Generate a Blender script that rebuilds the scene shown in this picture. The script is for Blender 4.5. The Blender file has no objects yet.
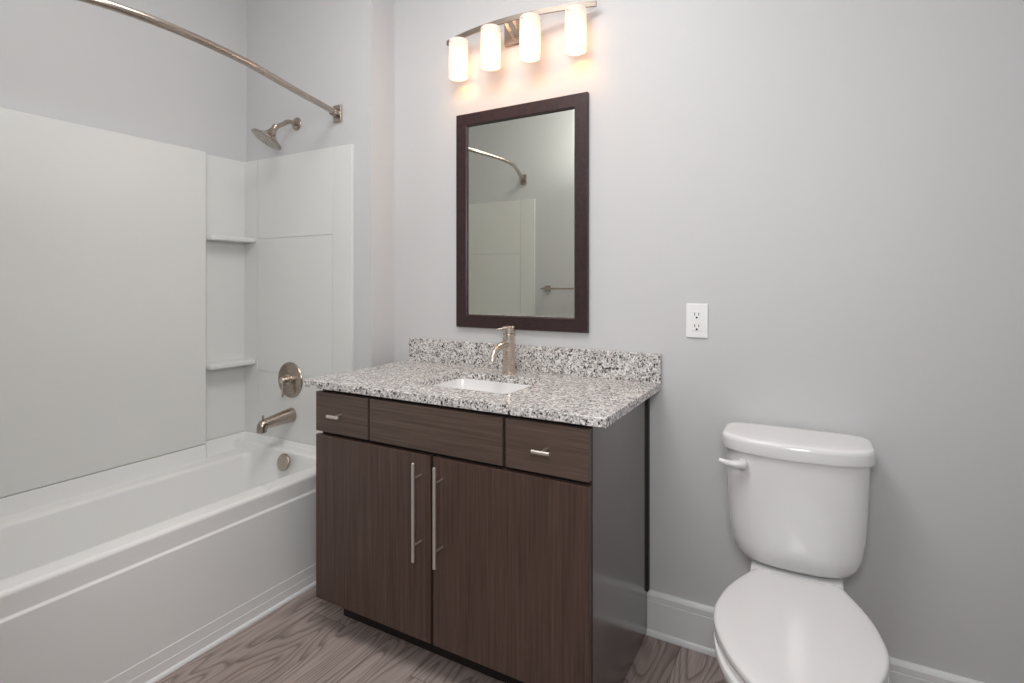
import bpy, bmesh, math, random
from mathutils import Vector, Matrix

random.seed(7)
PI = math.pi
C = bpy.context.scene.collection
SC = bpy.context.scene

# ------------------------------------------------------------------ camera
cam_d = bpy.data.cameras.new('camera')
cam = bpy.data.objects.new('camera', cam_d)
C.objects.link(cam)
cam.location = (1.2588, -1.8946, 1.2328)
cam.rotation_euler = (PI / 2, 0, 0.5112)
cam_d.sensor_fit = 'HORIZONTAL'
cam_d.sensor_width = 36.0
cam_d.lens = 537.745 / 1024 * 36.0
cam_d.shift_y = -(341.5 - 282.78) / 1024.0
cam_d.clip_start = 0.02
SC.camera = cam

# ------------------------------------------------------------------ world / exposure
w = bpy.data.worlds.new('world')
SC.world = w
w.use_nodes = True
bg = w.node_tree.nodes['Background']
bg.inputs[0].default_value = (0.98, 0.985, 1.0, 1)
bg.inputs[1].default_value = 0.33
SC.view_settings.view_transform = 'Standard'
SC.view_settings.look = 'None'
SC.view_settings.gamma = 1.0
SC.view_settings.use_curve_mapping = False
SC.view_settings.exposure = 0.0
try:
    SC.cycles.use_denoising = True
    SC.cycles.max_bounces = 10
    SC.cycles.diffuse_bounces = 6
    SC.cycles.sample_clamp_indirect = 6.0
except Exception:
    pass


def area_lamp(name, loc, target, size, power, color):
    d = bpy.data.lights.new(name, 'AREA')
    d.shape = 'DISK'
    d.size = size
    d.energy = power
    d.color = color
    o = bpy.data.objects.new(name, d)
    C.objects.link(o)
    o.location = loc
    o.rotation_euler = (Vector(target) - Vector(loc)).to_track_quat('-Z', 'Y').to_euler()
    return o


area_lamp('ceiling_fill', (0.48, -1.18, 2.72), (0.48, -1.18, 0), 0.90, 21.5, (1.0, 0.985, 0.975))  # added fill from above; no ceiling fixture is known here
area_lamp('bounce_fill', (0.15, -1.42, 2.0), (-0.15, -1.25, 2.74), 0.40, 5.5, (1.0, 0.985, 0.975))  # added unseen uplight, brightens the upper shower wall off the ceiling
area_lamp('photographer_flash', (1.27, -1.97, 1.60), (0.0, -0.3, 1.3), 0.50, 13.0, (1.0, 0.99, 0.985))


# ------------------------------------------------------------------ materials
def nodes_of(name):
    m = bpy.data.materials.new(name)
    m.use_nodes = True
    nt = m.node_tree
    return m, nt, nt.nodes['Principled BSDF']


def plain(name, col, rough=0.5, metal=0.0, spec=0.5, coat=0.0, noise=0.0, nscale=40.0):
    m, nt, b = nodes_of(name)
    b.inputs['Base Color'].default_value = (*col, 1)
    b.inputs['Roughness'].default_value = rough
    b.inputs['Metallic'].default_value = metal
    b.inputs['Specular IOR Level'].default_value = spec
    b.inputs['Coat Weight'].default_value = coat
    b.inputs['Coat Roughness'].default_value = 0.08
    if noise:
        tc = nt.nodes.new('ShaderNodeTexCoord')
        n = nt.nodes.new('ShaderNodeTexNoise')
        n.inputs['Scale'].default_value = nscale
        n.inputs['Detail'].default_value = 4
        nt.links.new(tc.outputs['Object'], n.inputs['Vector'])
        bp = nt.nodes.new('ShaderNodeBump')
        bp.inputs['Strength'].default_value = noise
        bp.inputs['Distance'].default_value = 0.002
        nt.links.new(n.outputs['Fac'], bp.inputs['Height'])
        nt.links.new(bp.outputs['Normal'], b.inputs['Normal'])
    return m


def mnode(nt, op, a=None, b=None, c=None):
    n = nt.nodes.new('ShaderNodeMath')
    n.operation = op
    for i, v in enumerate((a, b, c)):
        if v is None:
            continue
        if isinstance(v, (int, float)):
            n.inputs[i].default_value = v
        else:
            nt.links.new(v, n.inputs[i])
    return n.outputs[0]


def ramp(nt, fac, stops, mode='LINEAR'):
    r = nt.nodes.new('ShaderNodeValToRGB')
    r.color_ramp.interpolation = mode
    el = r.color_ramp.elements
    while len(el) < len(stops):
        el.new(0.5)
    for e, (p, c) in zip(el, stops):
        e.position = p
        e.color = (*c, 1)
    nt.links.new(fac, r.inputs[0])
    return r.outputs[0]


def wood_mat(name, scale, dark, light, rough=0.38):
    m, nt, b = nodes_of(name)
    tc = nt.nodes.new('ShaderNodeTexCoord')
    mp = nt.nodes.new('ShaderNodeMapping')
    mp.inputs['Scale'].default_value = scale
    nt.links.new(tc.outputs['Object'], mp.inputs['Vector'])
    n = nt.nodes.new('ShaderNodeTexNoise')
    n.inputs['Scale'].default_value = 1.0
    n.inputs['Detail'].default_value = 5
    n.inputs['Roughness'].default_value = 0.65
    nt.links.new(mp.outputs[0], n.inputs['Vector'])
    mid = tuple((a + c) / 2 for a, c in zip(dark, light))
    col = ramp(nt, n.outputs['Fac'], [(0.30, dark), (0.52, mid), (0.72, light)])
    nt.links.new(col, b.inputs['Base Color'])
    b.inputs['Roughness'].default_value = rough
    b.inputs['Specular IOR Level'].default_value = 0.45
    bp = nt.nodes.new('ShaderNodeBump')
    bp.inputs['Strength'].default_value = 0.12
    bp.inputs['Distance'].default_value = 0.001
    nt.links.new(n.outputs['Fac'], bp.inputs['Height'])
    nt.links.new(bp.outputs['Normal'], b.inputs['Normal'])
    return m


def granite_mat():
    m, nt, b = nodes_of('speckled_granite')
    tc = nt.nodes.new('ShaderNodeTexCoord')
    wn = nt.nodes.new('ShaderNodeTexNoise')
    wn.inputs['Scale'].default_value = 90
    nt.links.new(tc.outputs['Object'], wn.inputs['Vector'])
    mx = nt.nodes.new('ShaderNodeMix')
    mx.data_type = 'VECTOR'
    mx.inputs['Factor'].default_value = 0.012
    nt.links.new(tc.outputs['Object'], mx.inputs[4])
    nt.links.new(wn.outputs['Color'], mx.inputs[5])

    def layer(scale, chan, stops):
        v = nt.nodes.new('ShaderNodeTexVoronoi')
        v.inputs['Scale'].default_value = scale
        nt.links.new(mx.outputs[1], v.inputs['Vector'])
        sp = nt.nodes.new('ShaderNodeSeparateColor')
        nt.links.new(v.outputs['Color'], sp.inputs[0])
        return ramp(nt, sp.outputs[chan], stops, 'CONSTANT')

    def mul(a, c):
        k = nt.nodes.new('ShaderNodeMix')
        k.data_type = 'RGBA'
        k.blend_type = 'MULTIPLY'
        k.inputs['Factor'].default_value = 1
        nt.links.new(a, k.inputs[6])
        nt.links.new(c, k.inputs[7])
        return k.outputs[2]
    base = layer(150, 0, [(0.0, (0.40, 0.385, 0.375)), (0.24, (0.55, 0.525, 0.505)), (0.52, (0.68, 0.655, 0.635)), (0.82, (0.77, 0.755, 0.74))])
    grey = layer(250, 1, [(0.0, (0.50, 0.49, 0.49)), (0.18, (1, 1, 1))])
    dark = layer(200, 2, [(0.0, (0.07, 0.07, 0.075)), (0.075, (0.26, 0.26, 0.27)), (0.15, (1, 1, 1))])
    nt.links.new(mul(mul(base, grey), dark), b.inputs['Base Color'])
    b.inputs['Roughness'].default_value = 0.16
    b.inputs['Specular IOR Level'].default_value = 0.5
    return m


def floor_mat():
    m, nt, b = nodes_of('grey_brown_plank')
    tc = nt.nodes.new('ShaderNodeTexCoord')
    sp = nt.nodes.new('ShaderNodeSeparateXYZ')
    nt.links.new(tc.outputs['Object'], sp.inputs[0])
    x, y = sp.outputs[0], sp.outputs[1]
    xs = mnode(nt, 'DIVIDE', mnode(nt, 'ADD', x, 3.05), 0.178)
    ix = mnode(nt, 'FLOOR', xs)
    fx = mnode(nt, 'FRACT', xs)
    w1 = nt.nodes.new('ShaderNodeTexWhiteNoise')
    w1.noise_dimensions = '1D'
    nt.links.new(ix, w1.inputs['W'])
    ys = mnode(nt, 'DIVIDE', mnode(nt, 'ADD', y, mnode(nt, 'MULTIPLY_ADD', w1.outputs[0], 1.22, 0.55)), 1.22)
    iy = mnode(nt, 'FLOOR', ys)
    fy = mnode(nt, 'FRACT', ys)
    cb = nt.nodes.new('ShaderNodeCombineXYZ')
    nt.links.new(ix, cb.inputs[0])
    nt.links.new(iy, cb.inputs[1])
    w2 = nt.nodes.new('ShaderNodeTexWhiteNoise')
    nt.links.new(cb.outputs[0], w2.inputs['Vector'])
    rnd = w2.outputs['Value']
    # contour-line grain
    c2 = nt.nodes.new('ShaderNodeCombineXYZ')
    nt.links.new(mnode(nt, 'MULTIPLY', x, 9.0), c2.inputs[0])
    nt.links.new(mnode(nt, 'ADD', mnode(nt, 'MULTIPLY', y, 1.5), mnode(nt, 'MULTIPLY', rnd, 37.0)), c2.inputs[1])
    nt.links.new(mnode(nt, 'MULTIPLY', rnd, 11.0), c2.inputs[2])
    n1 = nt.nodes.new('ShaderNodeTexNoise')
    n1.inputs['Scale'].default_value = 1.0
    n1.inputs['Detail'].default_value = 1.2
    n1.inputs['Roughness'].default_value = 0.35
    nt.links.new(c2.outputs[0], n1.inputs['Vector'])
    ring = mnode(nt, 'FRACT', mnode(nt, 'MULTIPLY', n1.outputs['Fac'], 16.0))
    # fine streaks
    c3 = nt.nodes.new('ShaderNodeCombineXYZ')
    nt.links.new(mnode(nt, 'MULTIPLY', x, 260.0), c3.inputs[0])
    nt.links.new(mnode(nt, 'MULTIPLY', y, 9.0), c3.inputs[1])
    nt.links.new(rnd, c3.inputs[2])
    n2 = nt.nodes.new('ShaderNodeTexNoise')
    n2.inputs['Scale'].default_value = 1.0
    n2.inputs['Detail'].default_value = 3
    nt.links.new(c3.outputs[0], n2.inputs['Vector'])
    rc = ramp(nt, ring, [(0.0, (0.50, 0.48, 0.47)), (0.10, (0.70, 0.69, 0.68)), (0.45, (1, 1, 1)), (0.86, (0.97, 0.97, 0.97)),
                         (1.0, (0.50, 0.48, 0.47))])
    streak = ramp(nt, n2.outputs['Fac'], [(0.3, (0.76, 0.75, 0.74)), (0.7, (1.1, 1.1, 1.1))])
    base = ramp(nt, rnd, [(0.0, (0.345, 0.275, 0.25)), (0.5, (0.405, 0.33, 0.303)), (1.0, (0.45, 0.372, 0.346))])

    def mul(a, c):
        k = nt.nodes.new('ShaderNodeMix')
        k.data_type = 'RGBA'
        k.blend_type = 'MULTIPLY'
        k.inputs['Factor'].default_value = 1
        nt.links.new(a, k.inputs[6])
        nt.links.new(c, k.inputs[7])
        return k.outputs[2]
    col = mul(mul(base, rc), streak)
    ex = mnode(nt, 'LESS_THAN', mnode(nt, 'MINIMUM', fx, mnode(nt, 'SUBTRACT', 1.0, fx)), 0.006)
    ey = mnode(nt, 'LESS_THAN', mnode(nt, 'MINIMUM', fy, mnode(nt, 'SUBTRACT', 1.0, fy)), 0.0009)
    seam = mnode(nt, 'MAXIMUM', ex, ey)
    sc_ = ramp(nt, seam, [(0.0, (1, 1, 1)), (1.0, (0.45, 0.43, 0.42))])
    col = mul(col, sc_)
    nt.links.new(col, b.inputs['Base Color'])
    b.inputs['Roughness'].default_value = 0.42
    b.inputs['Specular IOR Level'].default_value = 0.4
    return m


def brushed(name, col, rough):
    m, nt, b = nodes_of(name)
    tc = nt.nodes.new('ShaderNodeTexCoord')
    mp = nt.nodes.new('ShaderNodeMapping')
    mp.inputs['Scale'].default_value = (40, 40, 900)
    nt.links.new(tc.outputs['Object'], mp.inputs['Vector'])
    n = nt.nodes.new('ShaderNodeTexNoise')
    n.inputs['Scale'].default_value = 1
    nt.links.new(mp.outputs[0], n.inputs['Vector'])
    r = mnode(nt, 'MULTIPLY_ADD', n.outputs['Fac'], 0.12, rough - 0.06)
    nt.links.new(r, b.inputs['Roughness'])
    b.inputs['Base Color'].default_value = (*col, 1)
    b.inputs['Metallic'].default_value = 1.0
    return m


M = {}
M['wall'] = plain('pale_grey_paint', (0.567, 0.568, 0.573), 0.55, noise=0.05, nscale=300)
M['ceiling'] = plain('white_ceiling_paint', (0.80, 0.80, 0.80), 0.7, noise=0.05, nscale=200)
M['trim'] = plain('white_trim_paint', (0.74, 0.75, 0.755), 0.32, noise=0.02, nscale=60)
M['floor'] = floor_mat()
M['acrylic'] = plain('white_acrylic', (0.775, 0.778, 0.77), 0.26, coat=0.0, noise=0.015, nscale=8)
M['surround'] = plain('white_surround_acrylic', (0.69, 0.693, 0.675), 0.30, coat=0.0, noise=0.015, nscale=10)
M['ceramic'] = plain('white_vitreous_china', (0.76, 0.755, 0.76), 0.08, coat=0.5, noise=0.008, nscale=12)
M['seat'] = plain('white_seat_plastic', (0.68, 0.675, 0.68), 0.12, coat=0.2, noise=0.006, nscale=12)
M['plastic'] = plain('white_outlet_plastic', (0.84, 0.84, 0.84), 0.30, noise=0.01, nscale=60)
M['black'] = plain('black_slot', (0.012, 0.012, 0.012), 0.6, noise=0.01)
M['doorwood'] = wood_mat('dark_vertical_grain', (150, 150, 3.5), (0.047, 0.0265, 0.0205), (0.108, 0.065, 0.051))
M['drawerwood'] = wood_mat('dark_horizontal_grain', (3.5, 150, 150), (0.062, 0.040, 0.031), (0.125, 0.086, 0.069))
M['sidewood'] = wood_mat('dark_side_panel', (120, 120, 4), (0.056, 0.040, 0.037), (0.074, 0.055, 0.051), 0.22)
for _m in (M['sidewood'],):
    _m.node_tree.nodes['Principled BSDF'].inputs['Coat Weight'].default_value = 0.8
    _m.node_tree.nodes['Principled BSDF'].inputs['Coat Roughness'].default_value = 0.18
M['carcass'] = plain('dark_carcass', (0.02, 0.015, 0.014), 0.6, noise=0.02)
M['framewood'] = wood_mat('dark_mirror_frame', (60, 60, 60), (0.020, 0.0095, 0.0105), (0.044, 0.022, 0.022), 0.36)
M['granite'] = granite_mat()
M['nickel'] = brushed('brushed_nickel', (0.66, 0.575, 0.50), 0.27)
M['darknickel'] = brushed('satin_nickel', (0.43, 0.37, 0.32), 0.26)
M['steel'] = brushed('satin_steel_pull', (0.78, 0.73, 0.68), 0.38)
M['nozzle'] = plain('grey_rubber_nozzles', (0.55, 0.53, 0.49), 0.5, noise=0.02)
M['sprayface'] = plain('grey_spray_plate', (0.34, 0.32, 0.285), 0.4, noise=0.02)


def mirror_mat():
    m, nt, b = nodes_of('silvered_glass')
    b.inputs['Base Color'].default_value = (0.80, 0.82, 0.75, 1)
    b.inputs['Metallic'].default_value = 1
    b.inputs['Roughness'].default_value = 0.0
    return m


def shade_mat():
    m, nt, b = nodes_of('lit_opal_glass')
    out = nt.nodes['Material Output']
    tr = nt.nodes.new('ShaderNodeBsdfTranslucent')
    tr.inputs[0].default_value = (0.74, 0.70, 0.66, 1)
    df = nt.nodes.new('ShaderNodeBsdfDiffuse')
    df.inputs[0].default_value = (0.58, 0.57, 0.56, 1)
    m1 = nt.nodes.new('ShaderNodeMixShader')
    m1.inputs[0].default_value = 0.50
    nt.links.new(df.outputs[0], m1.inputs[1])
    nt.links.new(tr.outputs[0], m1.inputs[2])
    em = nt.nodes.new('ShaderNodeEmission')
    em.inputs[0].default_value = (1.0, 0.93, 0.90, 1)
    em.inputs[1].default_value = 0.30
    ad = nt.nodes.new('ShaderNodeAddShader')
    nt.links.new(m1.outputs[0], ad.inputs[0])
    nt.links.new(em.outputs[0], ad.inputs[1])
    nt.links.new(ad.outputs[0], out.inputs[0])
    return m


def bulb_mat():
    m, nt, b = nodes_of('lit_bulb')
    b.inputs['Base Color'].default_value = (0.9, 0.85, 0.8, 1)
    b.inputs['Emission Color'].default_value = (1.0, 0.46, 0.15, 1)
    b.inputs['Emission Strength'].default_value = 36.0
    return m


M['mirror'] = mirror_mat()
M['shade'] = shade_mat()
M['bulb'] = bulb_mat()
M['barnickel'] = brushed('matte_nickel_bar', (0.34, 0.29, 0.245), 0.50)


# ------------------------------------------------------------------ mesh helpers
def box(bm, x0, x1, y0, y1, z0, z1, bev=0.0, seg=2):
    r = bmesh.ops.create_cube(bm, size=1.0)
    vs = r['verts']
    for v in vs:
        v.co = Vector(((x0 + x1) / 2 + v.co.x * (x1 - x0), (y0 + y1) / 2 + v.co.y * (y1 - y0),
                       (z0 + z1) / 2 + v.co.z * (z1 - z0)))
    if bev > 0:
        es = list({e for v in vs for e in v.link_edges})
        bmesh.ops.bevel(bm, geom=es, offset=bev, segments=seg, profile=0.5, affect='EDGES')
    return bm


def loft(bm, loops, cap0=True, cap1=True, closed=True):
    """loops: lists of equal length of 3-D points."""
    vv = [[bm.verts.new(p) for p in lp] for lp in loops]
    n = len(vv[0])
    for a, b in zip(vv, vv[1:]):
        for i in range(n if closed else n - 1):
            j = (i + 1) % n
            bm.faces.new((a[i], a[j], b[j], b[i]))
    if cap0:
        bm.faces.new(list(reversed(vv[0])))
    if cap1:
        bm.faces.new(vv[-1])
    return vv


def frame_of(d):
    d = Vector(d).normalized()
    up = Vector((0, 0, 1)) if abs(d.z) < 0.9 else Vector((1, 0, 0))
    a = d.cross(up).normalized()
    return a, a.cross(d).normalized()


def ring(c, d, r, n=24, r2=None):
    a, b = frame_of(d)
    r2 = r if r2 is None else r2
    c = Vector(c)
    return [c + a * (r * math.cos(2 * PI * i / n)) + b * (r2 * math.sin(2 * PI * i / n)) for i in range(n)]


def lathe(bm, origin, axis, prof, n=32, cap0=True, cap1=True):
    """prof: (distance along axis, radius)."""
    o = Vector(origin)
    d = Vector(axis).normalized()
    return loft(bm, [ring(o + d * t, d, max(r, 1e-5), n) for t, r in prof], cap0, cap1)


def rod(bm, a, b, r, n=20, bev=0.0):
    a, b = Vector(a), Vector(b)
    L = (b - a).length
    if bev:
        pr = [(0, r - bev), (bev, r), (L - bev, r), (L, r - bev)]
    else:
        pr = [(0, r), (L, r)]
    return lathe(bm, a, b - a, pr, n)


def spline(pts, per=10):
    pts = [Vector(p) for p in pts]
    out = []
    P = [2 * pts[0] - pts[1]] + pts + [2 * pts[-1] - pts[-2]]
    for i in range(1, len(P) - 2):
        for k in range(per):
            t = k / per
            p0, p1, p2, p3 = P[i - 1], P[i], P[i + 1], P[i + 2]
            out.append(0.5 * ((2 * p1) + (p2 - p0) * t + (2 * p0 - 5 * p1 + 4 * p2 - p3) * t * t +
                              (3 * p1 - p0 - 3 * p2 + p3) * t ** 3))
    out.append(pts[-1])
    return out


def tube(bm, pts, r, n=18, rfun=None):
    loops = []
    prev = None
    for i, p in enumerate(pts):
        d = (pts[min(i + 1, len(pts) - 1)] - pts[max(i - 1, 0)]).normalized()
        if prev is None:
            a, b = frame_of(d)
        else:
            a = (prev - d * prev.dot(d)).normalized()
            b = a.cross(d).normalized()
        prev = a
        rr = rfun(i / (len(pts) - 1)) if rfun else r
        loops.append([p + a * (rr * math.cos(2 * PI * k / n)) + b * (rr * math.sin(2 * PI * k / n)) for k in range(n)])
    return loft(bm, loops)


def mk(name, bm, mat, parent=None, label=None, smooth=35, kind=None):
    bmesh.ops.recalc_face_normals(bm, faces=bm.faces[:])
    me = bpy.data.meshes.new(name)
    if parent is not None:
        off = world_base(parent)
        bmesh.ops.translate(bm, vec=-off, verts=bm.verts[:])
    bm.to_mesh(me)
    bm.free()
    me.materials.append(M[mat])
    if smooth:
        for p in me.polygons:
            p.use_smooth = True
        me.set_sharp_from_angle(angle=math.radians(smooth))
    o = bpy.data.objects.new(name, me)
    C.objects.link(o)
    if smooth:
        wn = o.modifiers.new('weighted_normal', 'WEIGHTED_NORMAL')
        wn.keep_sharp = True
        wn.weight = 90
    if parent is not None:
        o.parent = parent
    if label:
        o['label'] = label
    if kind:
        o['kind'] = kind
    return o


def world_base(p):
    v = Vector((0, 0, 0))
    while p is not None:
        v += p.location
        p = p.parent
    return v


def thing(name, label, cat, loc, group=None):
    o = bpy.data.objects.new(name, None)
    o.empty_display_size = 0.05
    C.objects.link(o)
    o.location = loc
    o['label'] = label
    o['category'] = cat
    if group:
        o['group'] = group
    return o


def tag(o, label, cat):
    o['label'] = label
    o['category'] = cat
    return o


def B():
    return bmesh.new()


def struct(name, bm, mat, smooth=0):
    return mk(name, bm, mat, smooth=smooth, kind='structure')


# ------------------------------------------------------------------ room shell
XL, XR, XC = -1.285, 1.775, -0.425          # left wall, right wall, corner of the shower wall
YW, YO = -0.149, -1.662                     # shower (plumbing) wall face, opposite wall face
CEIL = 2.74
DX0, DX1 = 0.47, 1.42                       # doorway the photo is taken through

struct('floor', box(B(), XL - .1, XR + .1, -3.2, 0.1, -0.06, 0.0), 'floor')
struct('ceiling', box(B(), XL - .1, XR + .1, YO - .12, 0.1, CEIL, CEIL + .08), 'ceiling')
struct('wall_back', box(B(), XC, XR + .1, 0.0, 0.1, 0.0, CEIL), 'wall')
struct('wall_shower', box(B(), XL, XC, YW, 0.1, 0.0, CEIL), 'wall')
struct('wall_left', box(B(), XL - .1, XL, YO - .12, 0.1, 0.0, CEIL), 'wall')
struct('wall_right', box(B(), XR, XR + .1, YO - .12, 0.0, 0.0, CEIL), 'wall')
bm = B()
box(bm, XL, DX0, YO - .12, YO, 0.0, CEIL)
box(bm, DX1, XR, YO - .12, YO, 0.0, CEIL)
box(bm, DX0, DX1, YO - .12, YO, 2.06, CEIL)
struct('wall_front', bm, 'wall')


def baseboard(name, pts, n, kind=True):
    """pts: start and end on the wall face, n: direction out of the wall."""
    prof = [(0, 0.0), (0.024, 0.0), (0.024, 0.006), (0.021, 0.014), (0.0155, 0.0195), (0.0155, 0.118), (0.0135, 0.1195),
            (0.0135, 0.1215), (0.0155, 0.123), (0.0155, 0.139), (0.012, 0.146), (0.006, 0.1505), (0, 0.1505)]
    a, b_, n = Vector(pts[0]), Vector(pts[1]), Vector(n)
    bm = B()
    loft(bm, [[p + n * d + Vector((0, 0, z)) for d, z in prof] for p in (a, b_)])
    return struct(name, bm, 'trim', smooth=0)


VX1 = 0.7477
baseboard('baseboard_back', ((VX1 + 0.0005, 0, 0), (XR, 0, 0)), (0, -1, 0))
baseboard('baseboard_right', ((XR, -0.024, 0), (XR, YO, 0)), (-1, 0, 0))

# ------------------------------------------------------------------ bathtub
TX = -0.529                                  # apron face
TY0, TY1 = YO + 0.002, YW - 0.002            # ends of the tub


def sstep(a, b, t):
    t = max(0.0, min(1.0, (t - a) / (b - a)))
    return t * t * (3 - 2 * t)


tub = thing('bathtub', 'white alcove bathtub with a plain stepped apron at the left wall', 'bathtub', (-0.90, -0.90, 0))
XIN, XLEDGE = -0.630, -1.138                 # inside of the front rim, front of the back ledge
YIN1, YIN0 = -0.236, -1.585
RC = 0.045


def basin_d(x, y):
    cx, cy = (XIN + XLEDGE) / 2, (YIN0 + YIN1) / 2
    hx, hy = (XIN - XLEDGE) / 2 - RC, (YIN1 - YIN0) / 2 - RC
    qx, qy = abs(x - cx) - hx, abs(y - cy) - hy
    return math.hypot(max(qx, 0), max(qy, 0)) + min(max(qx, qy), 0) - RC


def tub_top(x, y):
    # deck height outside the basin
    front = 0.446
    xb = -1.226 if y < -0.393 else -1.268                    # foot of the upstand under the panels
    k = sstep(-0.400, -0.386, y)
    xb = -1.226 * (1 - k) + -1.268 * k
    ends = 0.454 + 0.022 * sstep(-0.178, -0.168, y)
    ledge = 0.408 + 0.068 * sstep(xb + 0.009, xb, x)
    e = sstep(-0.240, -0.232, y) + sstep(YIN0 + 0.01, YIN0 - 0.01, y)
    side = ledge * (1 - min(1, e)) + max(ends, ledge) * min(1, e)
    kx = sstep(-0.70, -0.64, x)
    top = side * (1 - kx) + front * kx
    if x > XIN - 0.02:
        # small moulded ridge across the front rim
        top += 0.004 * math.exp(-((y + 0.559) / 0.006) ** 2)
        top = min(top, front + 0.004)
    return top


def tub_z(x, y):
    d = basin_d(x, y)
    top = tub_top(x, y)
    if d >= 0.0:
        return top - 0.010 * math.exp(-d / 0.007)
    t = -d
    bottom = 0.075 + 0.012 * (1 - min(1, t / 0.25))
    top -= 0.010
    if t < 0.055:
        s = t / 0.055
        return top - (top - bottom - 0.07) * (s ** 0.9)
    s = min(1.0, (t - 0.055) / 0.09)
    return bottom + 0.07 * (1 - s) ** 2.2


def lines(a, b, n, extra):
    v = [a + (b - a) * i / n for i in range(n + 1)]
    for c0, r, m in extra:
        v += [c0 + r * (2 * i / m - 1) for i in range(m + 1)]
    v = sorted(p for p in v if a - 1e-9 <= p <= b + 1e-9)
    o = [v[0]]
    for p in v[1:]:
        if p - o[-1] > 0.0012:
            o.append(p)
    o[-1] = b
    return o


XF = -0.549
xs = lines(-1.2795, XF, 60, [(XIN - 0.01, 0.06, 40), (XLEDGE, 0.06, 36), (-1.226, 0.025, 14), (-1.268, 0.02, 10)])
ys = lines(TY0, TY1, 110, [(YIN1, 0.06, 44), (-0.393, 0.03, 24), (-0.173, 0.02, 12), (YIN0, 0.06, 20)])
bm = B()
grid = [[bm.verts.new((x, y, tub_z(x, y))) for y in ys] for x in xs]
for i in range(len(xs) - 1):
    for j in range(len(ys) - 1):
        bm.faces.new((grid[i][j], grid[i + 1][j], grid[i + 1][j + 1], grid[i][j + 1]))
mk('basin', bm, 'acrylic', tub, smooth=60)
# front rim roll and apron: profile extruded along the tub
prof = [(XF, 0.30), (XF, 0.4465)]
for k in range(1, 9):
    a = PI / 2 * k / 8
    prof.append((XF + 0.014 * math.sin(a), 0.4325 + 0.014 * math.cos(a)))
prof += [(TX - 0.006, 0.383), (TX - 0.0045, 0.379), (TX + 0.000, 0.376), (TX + 0.0015, 0.372), (TX + 0.0015, 0.081), (TX + 0.003, 0.079),
         (TX + 0.005, 0.077), (TX + 0.005, 0.044), (TX + 0.0065, 0.042), (TX + 0.008, 0.040), (TX + 0.008, 0.0), (XF, 0.0)]
bm = B()
loft(bm, [[Vector((x, y, z)) for x, z in prof] for y in (TY0, TY1)])
mk('apron', bm, 'acrylic', tub, smooth=50)
bm = B()
loft(bm, [[Vector((TX + 0.0082 + d, y, z)) for d, z in ((0, 0), (0.010, 0), (0.010, 0.004), (0.007, 0.009), (0, 0.012))]
          for y in (TY0, TY1)])
mk('floor_trim', bm, 'trim', tub, smooth=0)
# overflow cover on the sloping end wall
ov = Vector((-0.846, -0.2665, 0.4155))
bm = B()
nrm = Vector((0, -1, 0.22)).normalized()
lathe(bm, ov + nrm * -0.012, nrm, [(0, 0.030), (0.010, 0.0385), (0.017, 0.0385), (0.0195, 0.036), (0.0205, 0.0)], 36)
mk('overflow_cover', bm, 'darknickel', tub, 'round nickel overflow cover')

# ------------------------------------------------------------------ tub surround panels
SZ, SB = 1.849, 0.4768
PY = -0.165                                  # face of the shower end panel
sur = thing('tub_surround', 'white three-wall tub surround panels with moulded corner shelves', 'tub surround', (-0.90, -0.90, 0.479))
bm = B()
box(bm, -1.2845, -1.279, PY - 1.47, PY + 0.012, SB, SZ, 0.002)
box(bm, -1.280, -1.228, -1.40, -0.393, SB + 0.0003, SZ, 0.006, 3)
mk('back_panel', bm, 'surround', sur)


def end_panel(face, s):
    """face: y of the visible face, s: +1 when the wall is on the +y side."""
    bm = B()
    wall = YW if s > 0 else YO

    def bx_(x0, x1, z0, z1, d0, bev):
        a, b_ = sorted((face + s * d0, wall - s * 0.0003))
        box(bm, x0, x1, a, b_, z0, z1, bev, 2)
    bx_(-1.279, -0.529, SB, SZ - 0.002, 0.0035, 0)
    g = 0.0012
    bx_(-1.279, -1.176 - g, SB, SZ, 0.0, 0.0012)
    bx_(-0.644 + g, -0.527, SB, SZ, 0.0, 0.0022)
    for z0, z1 in ((SB, 0.793 - g), (0.793 + g, 1.452 - g), (1.452 + g, SZ)):
        bx_(-1.176 + g, -0.644 - g, z0, z1, 0.0, 0.0012)
    return bm


mk('end_panel', end_panel(PY, 1), 'surround', sur)
mk('end_panel', end_panel(YO + 0.016, -1), 'surround', sur)
for z0, z1 in ((1.4335, 1.4580), (0.8235, 0.8500)):
    bm = B()
    box(bm, -1.280, -1.187, -0.3935, PY + 0.0005, z0, z1, 0.0085, 4)
    mk('shelf', bm, 'surround', sur)

# ------------------------------------------------------------------ shower fittings
# shower head on its arm
SX = -0.902
sh = thing('showerhead', 'round brushed nickel shower head on a bent arm', 'shower head', (SX, YW, 1.994))
bm = B()
lathe(bm, (SX, YW - 0.0002, 1.994), (0, -1, 0), [(0, 0.0315), (0.003, 0.0315), (0.007, 0.028), (0.010, 0.018), (0.012, 0.0115)], 32)
mk('escutcheon', bm, 'darknickel', sh)
hn = Vector((-0.255, -0.450, -0.856)).normalized()
hc = Vector((-0.916, -0.304, 1.886))
pth = spline([(SX, YW - 0.002, 1.994), (SX, -0.185, 1.994), (SX, -0.206, 1.990), (SX + 0.002, -0.226, 1.975), hc - hn * 0.072], 8)
bm = B()
tube(bm, pth, 0.0105, 18)
mk('shower_arm', bm, 'darknickel', sh)
bm = B()
lathe(bm, hc - hn * 0.082, hn, [(0, 0.010), (0.003, 0.0145), (0.018, 0.0145), (0.022, 0.012), (0.028, 0.0165), (0.036, 0.0185), (0.046, 0.022),
                               (0.056, 0.031), (0.066, 0.046), (0.074, 0.062), (0.079, 0.0715), (0.083, 0.0725), (0.0845, 0.069)], 44)
mk('head_bell', bm, 'darknickel', sh)
bm = B()
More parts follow.
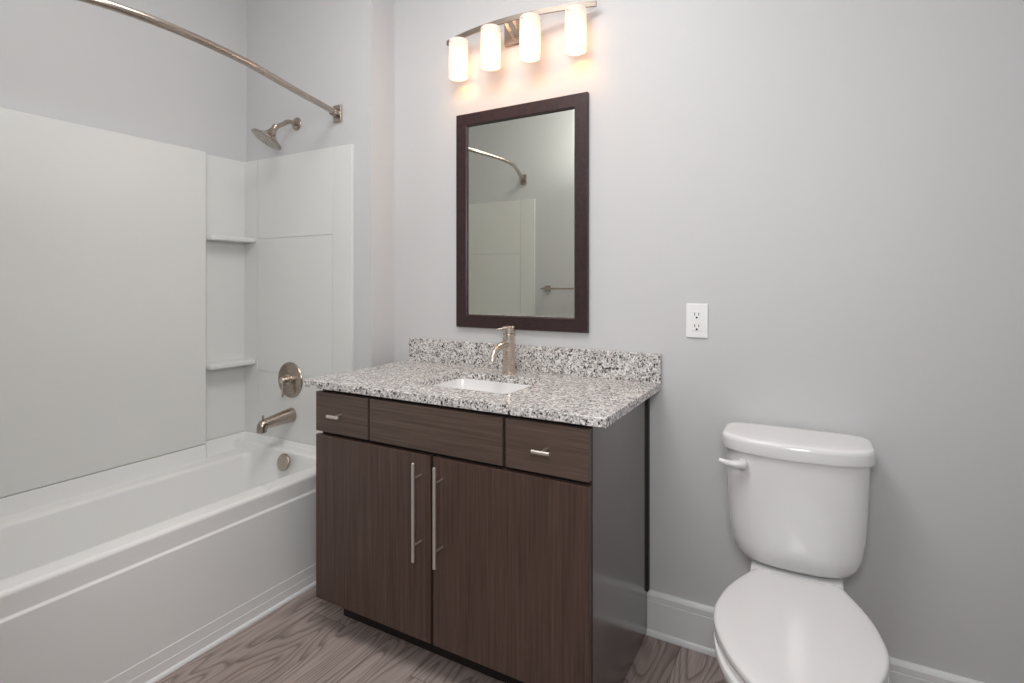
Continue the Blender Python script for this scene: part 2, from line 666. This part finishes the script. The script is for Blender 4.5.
lathe(bm, hc + hn * 0.0020, hn, [(0, 0.0665), (0.0025, 0.0665), (0.0035, 0.0650)], 44)
face = mk('spray_face', bm, 'sprayface', sh)
bm = B()
a_, b_ = frame_of(hn)
for rr, cnt in ((0.010, 6), (0.022, 12), (0.034, 18), (0.046, 24), (0.057, 28)):
    for i in range(cnt):
        t = 2 * PI * i / cnt
        c0 = hc + hn * 0.0052 + a_ * rr * math.cos(t) + b_ * rr * math.sin(t)
        lathe(bm, c0, hn, [(0, 0.0032), (0.0022, 0.0026)], 8)
nz = mk('nozzles', bm, 'nozzle', face)

# curved shower curtain rod
RZ = 1.999
cr = thing('shower_curtain_rod', 'curved brushed nickel shower curtain rod between the end walls', 'curtain rod', (-0.624, YW, RZ))
half = [(-0.624, YW - 0.012), (-0.609, -0.205), (-0.583, -0.295), (-0.546, -0.43), (-0.494, -0.60), (-0.459, -0.72), (-0.432, -0.88), (-0.423, -1.00), (-0.431, -1.12), (-0.453, -1.21)]
mir = [(-0.497, -1.33), (-0.545, -1.455), (-0.593, -1.575), (-0.624, YO + 0.012)]
bm = B()
tube(bm, spline([(x, y, RZ) for x, y in half + mir], 8), 0.0128, 20)
mk('curved_bar', bm, 'darknickel', cr)
for wy, s in ((YW, -1), (YO, 1)):
    bm = B()
    ya, yb = sorted((wy + s * 0.0003, wy + s * 0.011))
    box(bm, -0.650, -0.598, ya, yb, RZ - 0.039, RZ + 0.039, 0.004, 3)
    d = Vector((0.25, s, 0)).normalized()
    lathe(bm, (-0.6265, wy + s * 0.006, RZ), d, [(0, 0.021), (0.010, 0.021), (0.022, 0.0185), (0.038, 0.0175), (0.040, 0.0150)], 28)
    mk('wall_flange', bm, 'darknickel', cr)

# valve trim
vv = Vector((-0.9275, PY, 0.768))
va = thing('shower_valve', 'round nickel shower valve trim with single lever above tub spout', 'shower valve', vv)
bm = B()
lathe(bm, vv + Vector((0, -0.0004, 0)), (0, -1, 0), [(0, 0.0855), (0.003, 0.0855), (0.0065, 0.083), (0.0085, 0.076), (0.009, 0.0)], 56)
mk('escutcheon', bm, 'darknickel', va)
bm = B()
lathe(bm, vv + Vector((0, -0.0085, 0.004)), (0, -1, 0), [(0, 0.024), (0.008, 0.0235), (0.010, 0.0165), (0.043, 0.0155), (0.045, 0.0140), (0.0455, 0)], 32)
hub = mk('handle_hub', bm, 'nickel', va)
bm = B()
lathe(bm, vv + Vector((0, -0.040, 0.0)), (0.0, -0.08, -1), [(0, 0.0065), (0.01, 0.0075), (0.072, 0.0060), (0.076, 0.0040)], 18)
mk('lever', bm, 'nickel', va)

# tub spout
tp = Vector((-0.916, PY, 0.602))
ts = thing('tub_spout', 'nickel tub spout with a pull-up diverter knob over the bathtub', 'tub spout', tp)
bm = B()


def sp_ring(y, zc, rx, rz, n=28):
    return [Vector((tp.x + rx * math.cos(2 * PI * i / n), y, zc + rz * math.sin(2 * PI * i / n))) for i in range(n)]


y0 = PY - 0.0004
loops = [sp_ring(y0, 0.602, 0.0290, 0.0330), sp_ring(y0 - 0.004, 0.602, 0.0300, 0.0345), sp_ring(y0 - 0.02, 0.6012, 0.0295, 0.0335),
         sp_ring(y0 - 0.06, 0.5990, 0.0278, 0.0300), sp_ring(y0 - 0.10, 0.5955, 0.0262, 0.0268), sp_ring(y0 - 0.147, 0.5910, 0.0248, 0.0240)]
for k in range(1, 7):                        # turn the end down into the outlet
    a = math.radians(84) * k / 6
    c = Vector((tp.x, y0 - 0.147 - 0.0155 * math.sin(a), 0.5910 - 0.0155 * (1 - math.cos(a))))
    up = Vector((0, -math.sin(a), math.cos(a)))
    r1 = 0.0242 - 0.0003 * k
    loops.append([c + Vector((1, 0, 0)) * (r1 * math.cos(2 * PI * i / 28)) + up * (r1 * math.sin(2 * PI * i / 28)) for i in range(28)])
c = Vector((tp.x, y0 - 0.1635, 0.5575))
loops.append([c + Vector((0.0220 * math.cos(2 * PI * i / 28), -0.0220 * math.sin(2 * PI * i / 28), 0)) for i in range(28)])
loft(bm, loops)
mk('spout_body', bm, 'darknickel', ts, smooth=50)
bm = B()
lathe(bm, (tp.x, y0 - 0.158, 0.611), (0, 0, 1), [(0, 0.0035), (0.010, 0.0035), (0.0105, 0.0055), (0.019, 0.0062), (0.021, 0.0045)], 18)
mk('diverter_knob', bm, 'darknickel', ts)

# ------------------------------------------------------------------ vanity cabinet
VX0, VX1 = -0.2830, 0.7477
FY = -0.5695                                 # face of doors and drawers
DZ1, DZB, DZ0, DBOT = 0.8475, 0.7095, 0.6970, 0.1170
van = thing('vanity_cabinet', 'dark brown woodgrain bathroom vanity cabinet under the granite top', 'vanity cabinet', (0.232, -0.28, 0))
bm = B()
cx0, cx1 = VX0 + 0.008, VX1 - 0.019
box(bm, cx0, cx0 + 0.017, -0.546, -0.003, DBOT - 0.002, 0.8585)
box(bm, cx0 + 0.017, cx1, -0.546, -0.003, DBOT - 0.002, DBOT + 0.016)
box(bm, cx0 + 0.017, cx1, -0.010, -0.003, DBOT + 0.016, 0.8585)
box(bm, cx0 + 0.017, cx1, -0.5455, -0.528, 0.685, 0.724)
box(bm, cx0 + 0.017, cx1, -0.5455, -0.528, 0.835, 0.8585)
box(bm, 0.2215, 0.2400, -0.5450, -0.528, DBOT + 0.016, 0.685)
box(bm, -0.0400, -0.0220, -0.5450, -0.528, 0.724, 0.835)
box(bm, 0.4800, 0.4980, -0.5450, -0.528, 0.724, 0.835)
mk('carcass', bm, 'carcass', van, smooth=0)
bm = B()
box(bm, cx1 + 0.0005, VX1, -0.5455, -0.024, 0.0, 0.8585, 0.0008, 1)
mk('side_panel', bm, 'sidewood', van, smooth=0)
bm = B()
box(bm, VX1 - 0.004, VX1 + 0.0065, -0.0225, -0.0005, 0.152, 0.8585, 0.001, 1)
mk('filler_strip', bm, 'carcass', van, smooth=0)
bm = B()
box(bm, -0.262, cx1, -0.460, -0.444, 0.0, DBOT - 0.002)
box(bm, -0.262, -0.246, -0.444, -0.006, 0.0, DBOT - 0.002)
mk('toe_kick', bm, 'carcass', van, smooth=0)


def front(name, x0, x1, z0, z1, mat):
    bm = B()
    box(bm, x0, x1, FY, FY + 0.019, z0, z1, 0.0012, 2)
    return mk(name, bm, mat, van, smooth=20)


def bar_pull(parent, c, vertical, L, spread):
    """bar handle with two posts; c: centre of the bar."""
    c = Vector(c)
    ax = Vector((0, 0, 1)) if vertical else Vector((1, 0, 0))
    bm = B()
    rod(bm, c - ax * L / 2, c + ax * L / 2, 0.0056, 20, 0.0006)
    for s in ((-1, 1) if spread > 0 else (0,)):
        p = c + ax * s * spread / 2
        rod(bm, p, Vector((p.x, FY + 0.0002, p.z)), 0.0036, 14)
    return mk('handle', bm, 'steel', parent, 'satin nickel bar handle')


d1 = front('door', VX0, 0.2262, DBOT, DZ0, 'doorwood')
d2 = front('door', 0.2372, 0.7465, DBOT, DZ0, 'doorwood')
w1 = front('drawer', VX0, -0.0359, DZB, DZ1, 'drawerwood')
front('false_drawer_front', -0.0262, 0.4840, DZB, DZ1, 'drawerwood')
w2 = front('drawer', 0.4942, 0.7465, DZB, DZ1, 'drawerwood')
bar_pull(d1, (0.1902, -0.608, 0.5300), True, 0.303, 0.206)
bar_pull(d2, (0.2715, -0.608, 0.5300), True, 0.303, 0.206)
bar_pull(w1, (-0.1575, -0.608, 0.7788), False, 0.054, 0)
bar_pull(w2, (0.6235, -0.608, 0.7793), False, 0.054, 0)

# ------------------------------------------------------------------ granite top, sink, faucet
GX0, GX1, GY0 = -0.3390, 0.7945, -0.5745
GZ0, GZ1 = 0.8592, 0.8848


def rrect(x0, x1, y0, y1, r, n):
    pts = []
    for cx, cy, a0 in ((x1 - r, y1 - r, 0), (x0 + r, y1 - r, 90), (x0 + r, y0 + r, 180), (x1 - r, y0 + r, 270)):
        for k in range(n + 1):
            a = math.radians(a0 + 90 * k / n)
            pts.append((cx + r * math.cos(a), cy + r * math.sin(a)))
    return pts


HX0, HX1, HY0, HY1 = 0.048, 0.426, -0.436, -0.152
top = thing('countertop', 'speckled grey granite vanity countertop with a low backsplash', 'countertop', (0.228, -0.287, GZ0))
bm = B()
N = 8
inn = rrect(HX0, HX1, HY0, HY1, 0.030, N)
out = []
for q, (px, py) in enumerate(((GX1, -0.0008), (GX0, -0.0008), (GX0, GY0), (GX1, GY0))):
    ix = inn[q * (N + 1):(q + 1) * (N + 1)]
    for k, (a, b2) in enumerate(ix):
        t = k / N
        # walk from one side of the outer rectangle through its corner to the next
        if q == 0:
            p = (px, b2 + (py - b2) * min(1, 2 * t)) if t <= .5 else (px + (a - px) * (2 * t - 1), py)
        elif q == 1:
            p = (a + (px - a) * min(1, 2 * t), py) if t <= .5 else (px, py + (b2 - py) * (2 * t - 1))
        elif q == 2:
            p = (px, b2 + (py - b2) * min(1, 2 * t)) if t <= .5 else (px + (a - px) * (2 * t - 1), py)
        else:
            p = (a + (px - a) * min(1, 2 * t), py) if t <= .5 else (px, py + (b2 - py) * (2 * t - 1))
        out.append(p)
e = 0.0015
cxo, cyo = (GX0 + GX1) / 2, GY0 / 2


def inset(pts, d):
    o = []
    for x, y in pts:
        x2 = min(max(x, GX0 + d), GX1 - d)
        y2 = min(max(y, GY0 + d), -0.0008)
        o.append((x2, y2))
    return o


seq = [[Vector((x, y, GZ0)) for x, y in inn], [Vector((x, y, GZ0)) for x, y in inset(out, e)], [Vector((x, y, GZ0 + e)) for x, y in out],
       [Vector((x, y, GZ1 - e)) for x, y in out], [Vector((x, y, GZ1)) for x, y in inset(out, e)], [Vector((x, y, GZ1)) for x, y in inn]]
vv_ = loft(bm, seq, False, False)
n_ = len(inn)
for i in range(n_):
    j = (i + 1) % n_
    bm.faces.new((vv_[-1][i], vv_[-1][j], vv_[0][j], vv_[0][i]))
mk('slab', bm, 'granite', top, smooth=30)
bm = B()
box(bm, -0.3240, GX1 + 0.0015, -0.0200, -0.0004, GZ1, 0.9855, 0.0012, 1)
mk('backsplash', bm, 'granite', top, smooth=0)

# undermount sink: hollow bowl with a thickness
snk = thing('sink', 'white rectangular undermount sink in the granite countertop', 'sink', (0.237, -0.294, 0.73))
lv = []
for zz, ins, r in ((GZ0 - 0.0004, -0.012, 0.040), (GZ0 - 0.0004, 0.000, 0.032), (0.845, 0.003, 0.032), (0.790, 0.012, 0.040), (0.762, 0.028, 0.050), (0.752, 0.055, 0.050)):
    lv.append([Vector((x, y, zz)) for x, y in rrect(HX0 + ins, HX1 - ins, HY0 + ins, HY1 - ins, r, 6)])
bm = B()
under = []
for zz, ins, r in ((0.742, 0.050, 0.050), (0.752, 0.016, 0.050), (0.790, 0.000, 0.040), (0.845, -0.012, 0.040)):
    under.append([Vector((x, y, zz)) for x, y in rrect(HX0 + ins, HX1 - ins, HY0 + ins, HY1 - ins, r, 6)])
loft(bm, list(reversed(under)) and (lv[::-1] + []), True, False)
o_ = loft(bm, [lv[0]] + under[::-1], False, True)
bmesh.ops.remove_doubles(bm, verts=bm.verts[:], dist=1e-6)
mk('bowl', bm, 'ceramic', snk, smooth=45)
bm = B()
lathe(bm, (0.237, -0.294, 0.7522), (0, 0, 1), [(0, 0.022), (0.002, 0.022), (0.003, 0.019), (0.001, 0.012), (0.0012, 0.0)], 28)
mk('drain', bm, 'nickel', snk)

fx, fy = 0.2365, -0.0955
fz = GZ1 + 0.0004
fc = thing('faucet', 'brushed nickel single-hole faucet with a curved spout behind the sink', 'faucet', (fx, fy, fz))
bm = B()
lathe(bm, (fx, fy, fz), (0, 0, 1), [(0, 0.0265), (0.003, 0.0265), (0.005, 0.0240), (0.150, 0.0240), (0.1515, 0.0228)], 40)
mk('body', bm, 'nickel', fc)
bm = B()
lathe(bm, (fx, fy, fz + 0.1530), (0, 0, 1), [(0, 0.0225), (0.0015, 0.0240), (0.026, 0.0240), (0.0275, 0.0225), (0.0280, 0.0)], 40)
cap = mk('handle_cap', bm, 'nickel', fc)
bm = B()
lathe(bm, (fx, fy - 0.018, fz + 0.1735), (0, -1, 0.0), [(0, 0.0062), (0.006, 0.0062), (0.077, 0.0040), (0.079, 0.0030)], 14)
mk('lever', bm, 'nickel', cap)
bm = B()
tube(bm, spline([(fx, fy - 0.012, fz + 0.112), (fx, fy - 0.040, fz + 0.113), (fx, fy - 0.078, fz + 0.108), (fx, fy - 0.105, fz + 0.093),
                 (fx, fy - 0.119, fz + 0.074), (fx, fy - 0.124, fz + 0.060)], 8), 0.0105, 20, lambda t: 0.0138 - 0.0018 * t)
mk('spout', bm, 'nickel', fc)

# ------------------------------------------------------------------ mirror
mx0, mx1, mz0, mz1 = -0.0650, 0.5270, 1.0465, 1.9420
ix0, ix1, iz0, iz1 = -0.0120, 0.4745, 1.0975, 1.8920
mr = thing('vanity_mirror', 'rectangular wall mirror in a dark brown wooden frame', 'mirror', ((mx0 + mx1) / 2, 0, mz0))
bm = B()


def rect_loop(x0, x1, z0, z1, y):
    return [Vector((x0, y, z0)), Vector((x1, y, z0)), Vector((x1, y, z1)), Vector((x0, y, z1))]


seq = [rect_loop(mx0, mx1, mz0, mz1, -0.0005), rect_loop(mx0, mx1, mz0, mz1, -0.0185), rect_loop(mx0 + .0015, mx1 - .0015, mz0 + .0015, mz1 - .0015, -0.020),
       rect_loop(ix0 - .003, ix1 + .003, iz0 - .003, iz1 + .003, -0.020), rect_loop(ix0, ix1, iz0, iz1, -0.018), rect_loop(ix0, ix1, iz0, iz1, -0.0005)]
q = loft(bm, seq, False, False)
for i in range(4):
    j = (i + 1) % 4
    bm.faces.new((q[-1][i], q[-1][j], q[0][j], q[0][i]))
mk('frame', bm, 'framewood', mr, smooth=0)
bm = B()
b2 = 0.005
seq = [rect_loop(ix0 + .0005, ix1 - .0005, iz0 + .0005, iz1 - .0005, -0.002), rect_loop(ix0 + .0005, ix1 - .0005, iz0 + .0005, iz1 - .0005, -0.0100),
       rect_loop(ix0 + b2, ix1 - b2, iz0 + b2, iz1 - b2, -0.0107)]
loft(bm, seq)
mk('glass', bm, 'mirror', mr, smooth=0)

# ------------------------------------------------------------------ vanity light
lx = 0.234
vl = thing('vanity_light', 'four-light vanity bar with lit white glass cylinder shades above the mirror', 'wall light', (lx, 0, 2.187))
bm = B()
box(bm, lx - 0.066, lx + 0.066, -0.016, -0.0005, 2.187, 2.297, 0.003, 2)
mk('backplate', bm, 'barnickel', vl)


def bar_y(x):
    return -0.0885 + 0.0525 * ((x - lx) / 0.334) ** 2


bm = B()
loops = []
for i in range(33):
    x = lx - 0.334 + 0.668 * i / 32
    y = bar_y(x)
    loops.append([Vector((x, y - 0.004, 2.2405)), Vector((x, y + 0.004, 2.2405)), Vector((x, y + 0.004, 2.2600)), Vector((x, y - 0.004, 2.2600))])
loft(bm, loops)
mk('curved_bar', bm, 'barnickel', vl, smooth=30)
for s in (-1, 1):
    bm = B()
    a = Vector((lx + s * 0.018, bar_y(lx) + 0.002, 2.2440))
    b_ = Vector((lx + s * 0.018, -0.014, 2.206))
    d = (b_ - a).normalized()
    sx = Vector((1, 0, 0))
    up = d.cross(sx)
    loft(bm, [[p + sx * 0.006 + up * 0.003, p - sx * 0.006 + up * 0.003, p - sx * 0.006 - up * 0.003, p + sx * 0.006 - up * 0.003] for p in (a, b_)])
    mk('support_arm', bm, 'nickel', vl, smooth=0)
SHZ, SHH, SHR = 2.2395, 0.1560, 0.0395
for k in (-1.5, -0.5, 0.5, 1.5):
    x = lx + k * 0.1745
    y = bar_y(x) + 0.001
    bm = B()
    n = 40
    prof = [(0.0, SHR - 0.003), (0.0, SHR), (SHH - 0.005, SHR), (SHH - 0.0015, SHR - 0.0015), (SHH, SHR - 0.005), (SHH, 0.013)]
    prof_in = [(SHH - 0.003, 0.013), (SHH - 0.003, SHR - 0.006), (SHH - 0.006, SHR - 0.003)]
    lathe(bm, (x, y, SHZ - SHH), (0, 0, 1), prof + prof_in + [(0.0, SHR - 0.003)], n, False, False)
    bmesh.ops.remove_doubles(bm, verts=bm.verts[:], dist=1e-6)
    shd = mk('glass_shade', bm, 'shade', vl, 'lit frosted glass cylinder shade', smooth=40)
    for d in (Vector((0.94, 0.34, 0)).normalized(), Vector((-0.34, -0.94, 0)).normalized()):
        bm = B()
        c0 = Vector((x, y, SHZ - 0.017))
        rod(bm, c0 + d * 0.020, c0 + d * (SHR + 0.006), 0.0020, 10)
        mk('pin', bm, 'nickel', shd)
    bm = B()
    lathe(bm, (x, y, SHZ - 0.052), (0, 0, 1), [(0, 0.016), (0.002, 0.018), (0.045, 0.018), (0.049, 0.012), (0.0525, 0.010)], 24)
    mk('socket_cup', bm, 'nickel', vl)
    bm = B()
    bz = SHZ - 0.117
    lathe(bm, (x, y, bz), (0, 0, 1), [(-0.0285, 0.002), (-0.026, 0.012), (-0.018, 0.0215), (-0.006, 0.0268), (0.008, 0.0262), (0.022, 0.020), (0.036, 0.0150), (0.051, 0.0140)], 24)
    mk('bulb', bm, 'bulb', vl, 'glowing warm bulb')

# ------------------------------------------------------------------ wall outlet
ox0, ox1, oz0, oz1 = 0.8796, 0.9500, 1.0474, 1.1622
wo = thing('wall_outlet', 'white electrical outlet with two sockets beside the mirror', 'electrical outlet', ((ox0 + ox1) / 2, 0, oz0))
oc, om = (ox0 + ox1) / 2, (oz0 + oz1) / 2
bm = B()
box(bm, ox0, ox1, -0.006, -0.0002, oz0, oz1, 0.0022, 3)
pl = mk('cover_plate', bm, 'plastic', wo)
for z in (om + 0.0485, om - 0.0485):
    bm = B()
    lathe(bm, (oc, -0.0055, z), (0, -1, 0), [(0, 0.003), (0.0012, 0.0028), (0.0014, 0)], 14)
    mk('screw', bm, 'plastic', pl)
bm = B()
box(bm, oc - 0.0168, oc + 0.0168, -0.0082, -0.0055, om - 0.0335, om + 0.0335, 0.0010, 2)
rc = mk('receptacle', bm, 'plastic', wo)
for z in (om + 0.0030, om - 0.0030):
    bm = B()
    box(bm, oc - 0.0060, oc + 0.0095, -0.0092, -0.0080, z - 0.0026, z + 0.0026, 0.0006, 1)
    mk('test_button', bm, 'plastic', rc)
bm = B()
for z in (om + 0.0225, om - 0.0170):
    box(bm, oc - 0.0080, oc - 0.0054, -0.0085, -0.0080, z - 0.0048, z + 0.0048)
    box(bm, oc + 0.0054, oc + 0.0078, -0.0085, -0.0080, z - 0.0040, z + 0.0040)
    lathe(bm, (oc, -0.0080, z - 0.0118), (0, -1, 0), [(0, 0.0034), (0.0005, 0.0034)], 14)
mk('slots', bm, 'black', rc, 'black plug slots', smooth=0)

# ------------------------------------------------------------------ towel bar (seen in the mirror)
tbz = 1.191
tb = thing('towel_bar', 'nickel towel bar on the opposite wall, seen in the mirror', 'towel bar', (-0.43, YO, tbz))
for x in (-0.425, 0.175):
    bm = B()
    box(bm, x - 0.022, x + 0.022, YO + 0.0003, YO + 0.011, tbz - 0.022, tbz + 0.022, 0.002, 2)
    box(bm, x - 0.010, x + 0.010, YO + 0.010, YO + 0.066, tbz - 0.010, tbz + 0.010, 0.0015, 1)
    mk('post', bm, 'darknickel', tb)
bm = B()
box(bm, -0.455, 0.205, YO + 0.050, YO + 0.062, tbz - 0.006, tbz + 0.006, 0.001, 1)
mk('bar', bm, 'darknickel', tb, smooth=0)

# ------------------------------------------------------------------ toilet (built in its own frame, then turned a little)
TC = Vector((1.208, 0.0, 0.0))
to = thing('toilet', 'white two-piece toilet with closed lid against the grey wall', 'toilet', TC)


def part(name, bm, mat, parent, label=None, smooth=50):
    """mesh already in the toilet's own coordinates."""
    bmesh.ops.translate(bm, vec=world_base(parent), verts=bm.verts[:])
    return mk(name, bm, mat, parent, label, smooth)


def tank_loop(z, wd, yb, yf, bow, n=4.5, cnt=56):
    """rounded box outline, flat at the back, bowed at the front."""
    pts = []
    ym, hd = (yb + yf) / 2, (yb - yf) / 2
    for i in range(cnt):
        t = 2 * PI * i / cnt
        c, s = math.cos(t), math.sin(t)
        x = wd * math.copysign(abs(c) ** (2 / n), c)
        y = ym + hd * math.copysign(abs(s) ** (2 / n), s)
        k = max(0.0, -math.copysign(abs(s) ** (2 / n), s))
        y -= bow * k * (1 - (x / wd) ** 2)
        pts.append(Vector((x, y, z)))
    return pts


bm = B()
secs = [(0.4100, 0.085, -0.055, -0.135, 0.01), (0.4105, 0.110, -0.045, -0.150, 0.014), (0.4160, 0.130, -0.036, -0.163, 0.018), (0.4270, 0.1455, -0.030, -0.171, 0.022),
        (0.4460, 0.1590, -0.027, -0.177, 0.026), (0.475, 0.1690, -0.025, -0.180, 0.028), (0.525, 0.1760, -0.024, -0.182, 0.030), (0.60, 0.1805, -0.023, -0.183, 0.032),
        (0.68, 0.1835, -0.022, -0.184, 0.034), (0.7400, 0.1850, -0.022, -0.185, 0.035)]
loft(bm, [tank_loop(*s) for s in secs])
tank = part('tank', bm, 'ceramic', to)
bm = B()
secs = [(0.7403, 0.1890, -0.018, -0.188, 0.036), (0.7415, 0.1935, -0.014, -0.191, 0.038), (0.7480, 0.1955, -0.012, -0.193, 0.039), (0.7700, 0.1965, -0.012, -0.1935, 0.039),
        (0.7790, 0.1950, -0.013, -0.192, 0.038), (0.7835, 0.1905, -0.017, -0.188, 0.037), (0.7850, 0.1820, -0.024, -0.180, 0.034), (0.7855, 0.1500, -0.045, -0.155, 0.02)]
loft(bm, [tank_loop(s[0], s[1], s[2], s[3], s[4], 5.5) for s in secs])
part('tank_lid', bm, 'ceramic', to)
# flush lever
bm = B()
lathe(bm, (-0.132, -0.198, 0.7075), (0, -1, 0), [(0, 0.015), (0.010, 0.0145), (0.018, 0.0125), (0.022, 0.008), (0.023, 0)], 24)
pts = spline([(-0.132, -0.212, 0.7075), (-0.152, -0.217, 0.7070), (-0.172, -0.219, 0.7085), (-0.194, -0.218, 0.7125)], 6)
tube(bm, pts, 0.007, 14, lambda t: 0.0125 - 0.0052 * t)
part('flush_handle', bm, 'seat', to)


def outline(tbl, z, k=1.0, cx=0.0, dy=0.0):
    """tbl: (y, half width) from back to front; smooth closed loop."""
    R = spline([(hw * k, y + dy, 0) for y, hw in tbl], 6)
    L = [Vector((-p.x, p.y, 0)) for p in reversed(R)]
    if R[-1].x < 1e-6:
        L = L[1:]
    lp = R + L
    return [Vector((p.x + cx, p.y, z)) for p in lp]


lid_t = [(-0.241, 0.060), (-0.242, 0.098), (-0.250, 0.108), (-0.290, 0.127), (-0.335, 0.1465), (-0.385, 0.1630), (-0.440, 0.1735), (-0.490, 0.1780), (-0.545, 0.1710), (-0.600, 0.1525),
         (-0.655, 0.1245), (-0.705, 0.0880), (-0.735, 0.0520), (-0.7455, 0.0)]


def shrink(tbl, d):
    o = []
    for y, hw in tbl:
        o.append((y + (d if y < -0.45 else -d) * (1.0 if (y < -0.65 or y > -0.25) else 0.0), max(0.0, hw - d) if hw > 0 else 0.0))
    return o


bm = B()
lcx = 0.0085
loft(bm, [outline(shrink(lid_t, 0.003), 0.4185, cx=lcx), outline(lid_t, 0.4205, cx=lcx), outline(lid_t, 0.4290, cx=lcx), outline(shrink(lid_t, 0.002), 0.4325, cx=lcx),
          outline(shrink(lid_t, 0.007), 0.4350, cx=lcx), outline(shrink(lid_t, 0.018), 0.4365, cx=lcx), outline(shrink(lid_t, 0.040), 0.4372, cx=lcx)])
part('seat_lid', bm, 'seat', to)
bm = B()
st = shrink(lid_t, 0.002)
st2 = shrink(lid_t, 0.006)
loft(bm, [outline(st2, 0.3985, cx=lcx), outline(st, 0.4010, cx=lcx), outline(st, 0.4130, cx=lcx), outline(st2, 0.4155, cx=lcx)])
part('seat', bm, 'seat', to)
bm = B()
for s in (-1, 1):
    box(bm, s * 0.070 - 0.022, s * 0.070 + 0.022, -0.252, -0.218, 0.4080, 0.4260, 0.004, 2)
rod(bm, (-0.066, -0.232, 0.4180), (0.066, -0.232, 0.4180), 0.0055, 14)
part('hinge', bm, 'seat', to)


def egg(z, wd, yb, yf, ym, nb=2.6, cnt=60):
    pts = []
    for i in range(cnt):
        t = 2 * PI * i / cnt
        s, c = math.sin(t), math.cos(t)
        nn = nb if c > 0 else 2.05
        x = wd * math.copysign(abs(s) ** (2 / nn), s)
        y = ym + (yb - ym if c > 0 else ym - yf) * math.copysign(abs(c) ** (2 / nn), c)
        pts.append(Vector((x + lcx, y, z)))
    return pts


bm = B()
secs = [(0.0, 0.118, -0.105, -0.590, -0.36), (0.018, 0.118, -0.105, -0.590, -0.36), (0.030, 0.110, -0.110, -0.580, -0.36), (0.10, 0.102, -0.115, -0.570, -0.36),
        (0.18, 0.108, -0.110, -0.590, -0.38), (0.25, 0.130, -0.100, -0.640, -0.42), (0.30, 0.150, -0.095, -0.685, -0.45), (0.345, 0.168, -0.10, -0.722, -0.47),
        (0.375, 0.1765, -0.13, -0.742, -0.47), (0.390, 0.1790, -0.16, -0.747, -0.47), (0.3965, 0.1760, -0.17, -0.744, -0.47), (0.3980, 0.165, -0.18, -0.735, -0.47)]
loft(bm, [egg(*s) for s in secs])
secs = [(0.30, 0.100, -0.03, -0.22), (0.36, 0.112, -0.022, -0.25), (0.395, 0.117, -0.020, -0.262), (0.4050, 0.116, -0.021, -0.258), (0.4085, 0.1115, -0.026, -0.250)]
loft(bm, [[Vector((p[0] + lcx * 0.5, p[1], z)) for p in rrect(-wd, wd, b1, a1, 0.025, 6)] for z, wd, a1, b1 in secs])
part('bowl', bm, 'ceramic', to)
to.rotation_euler = (0, 0, math.radians(0.7))
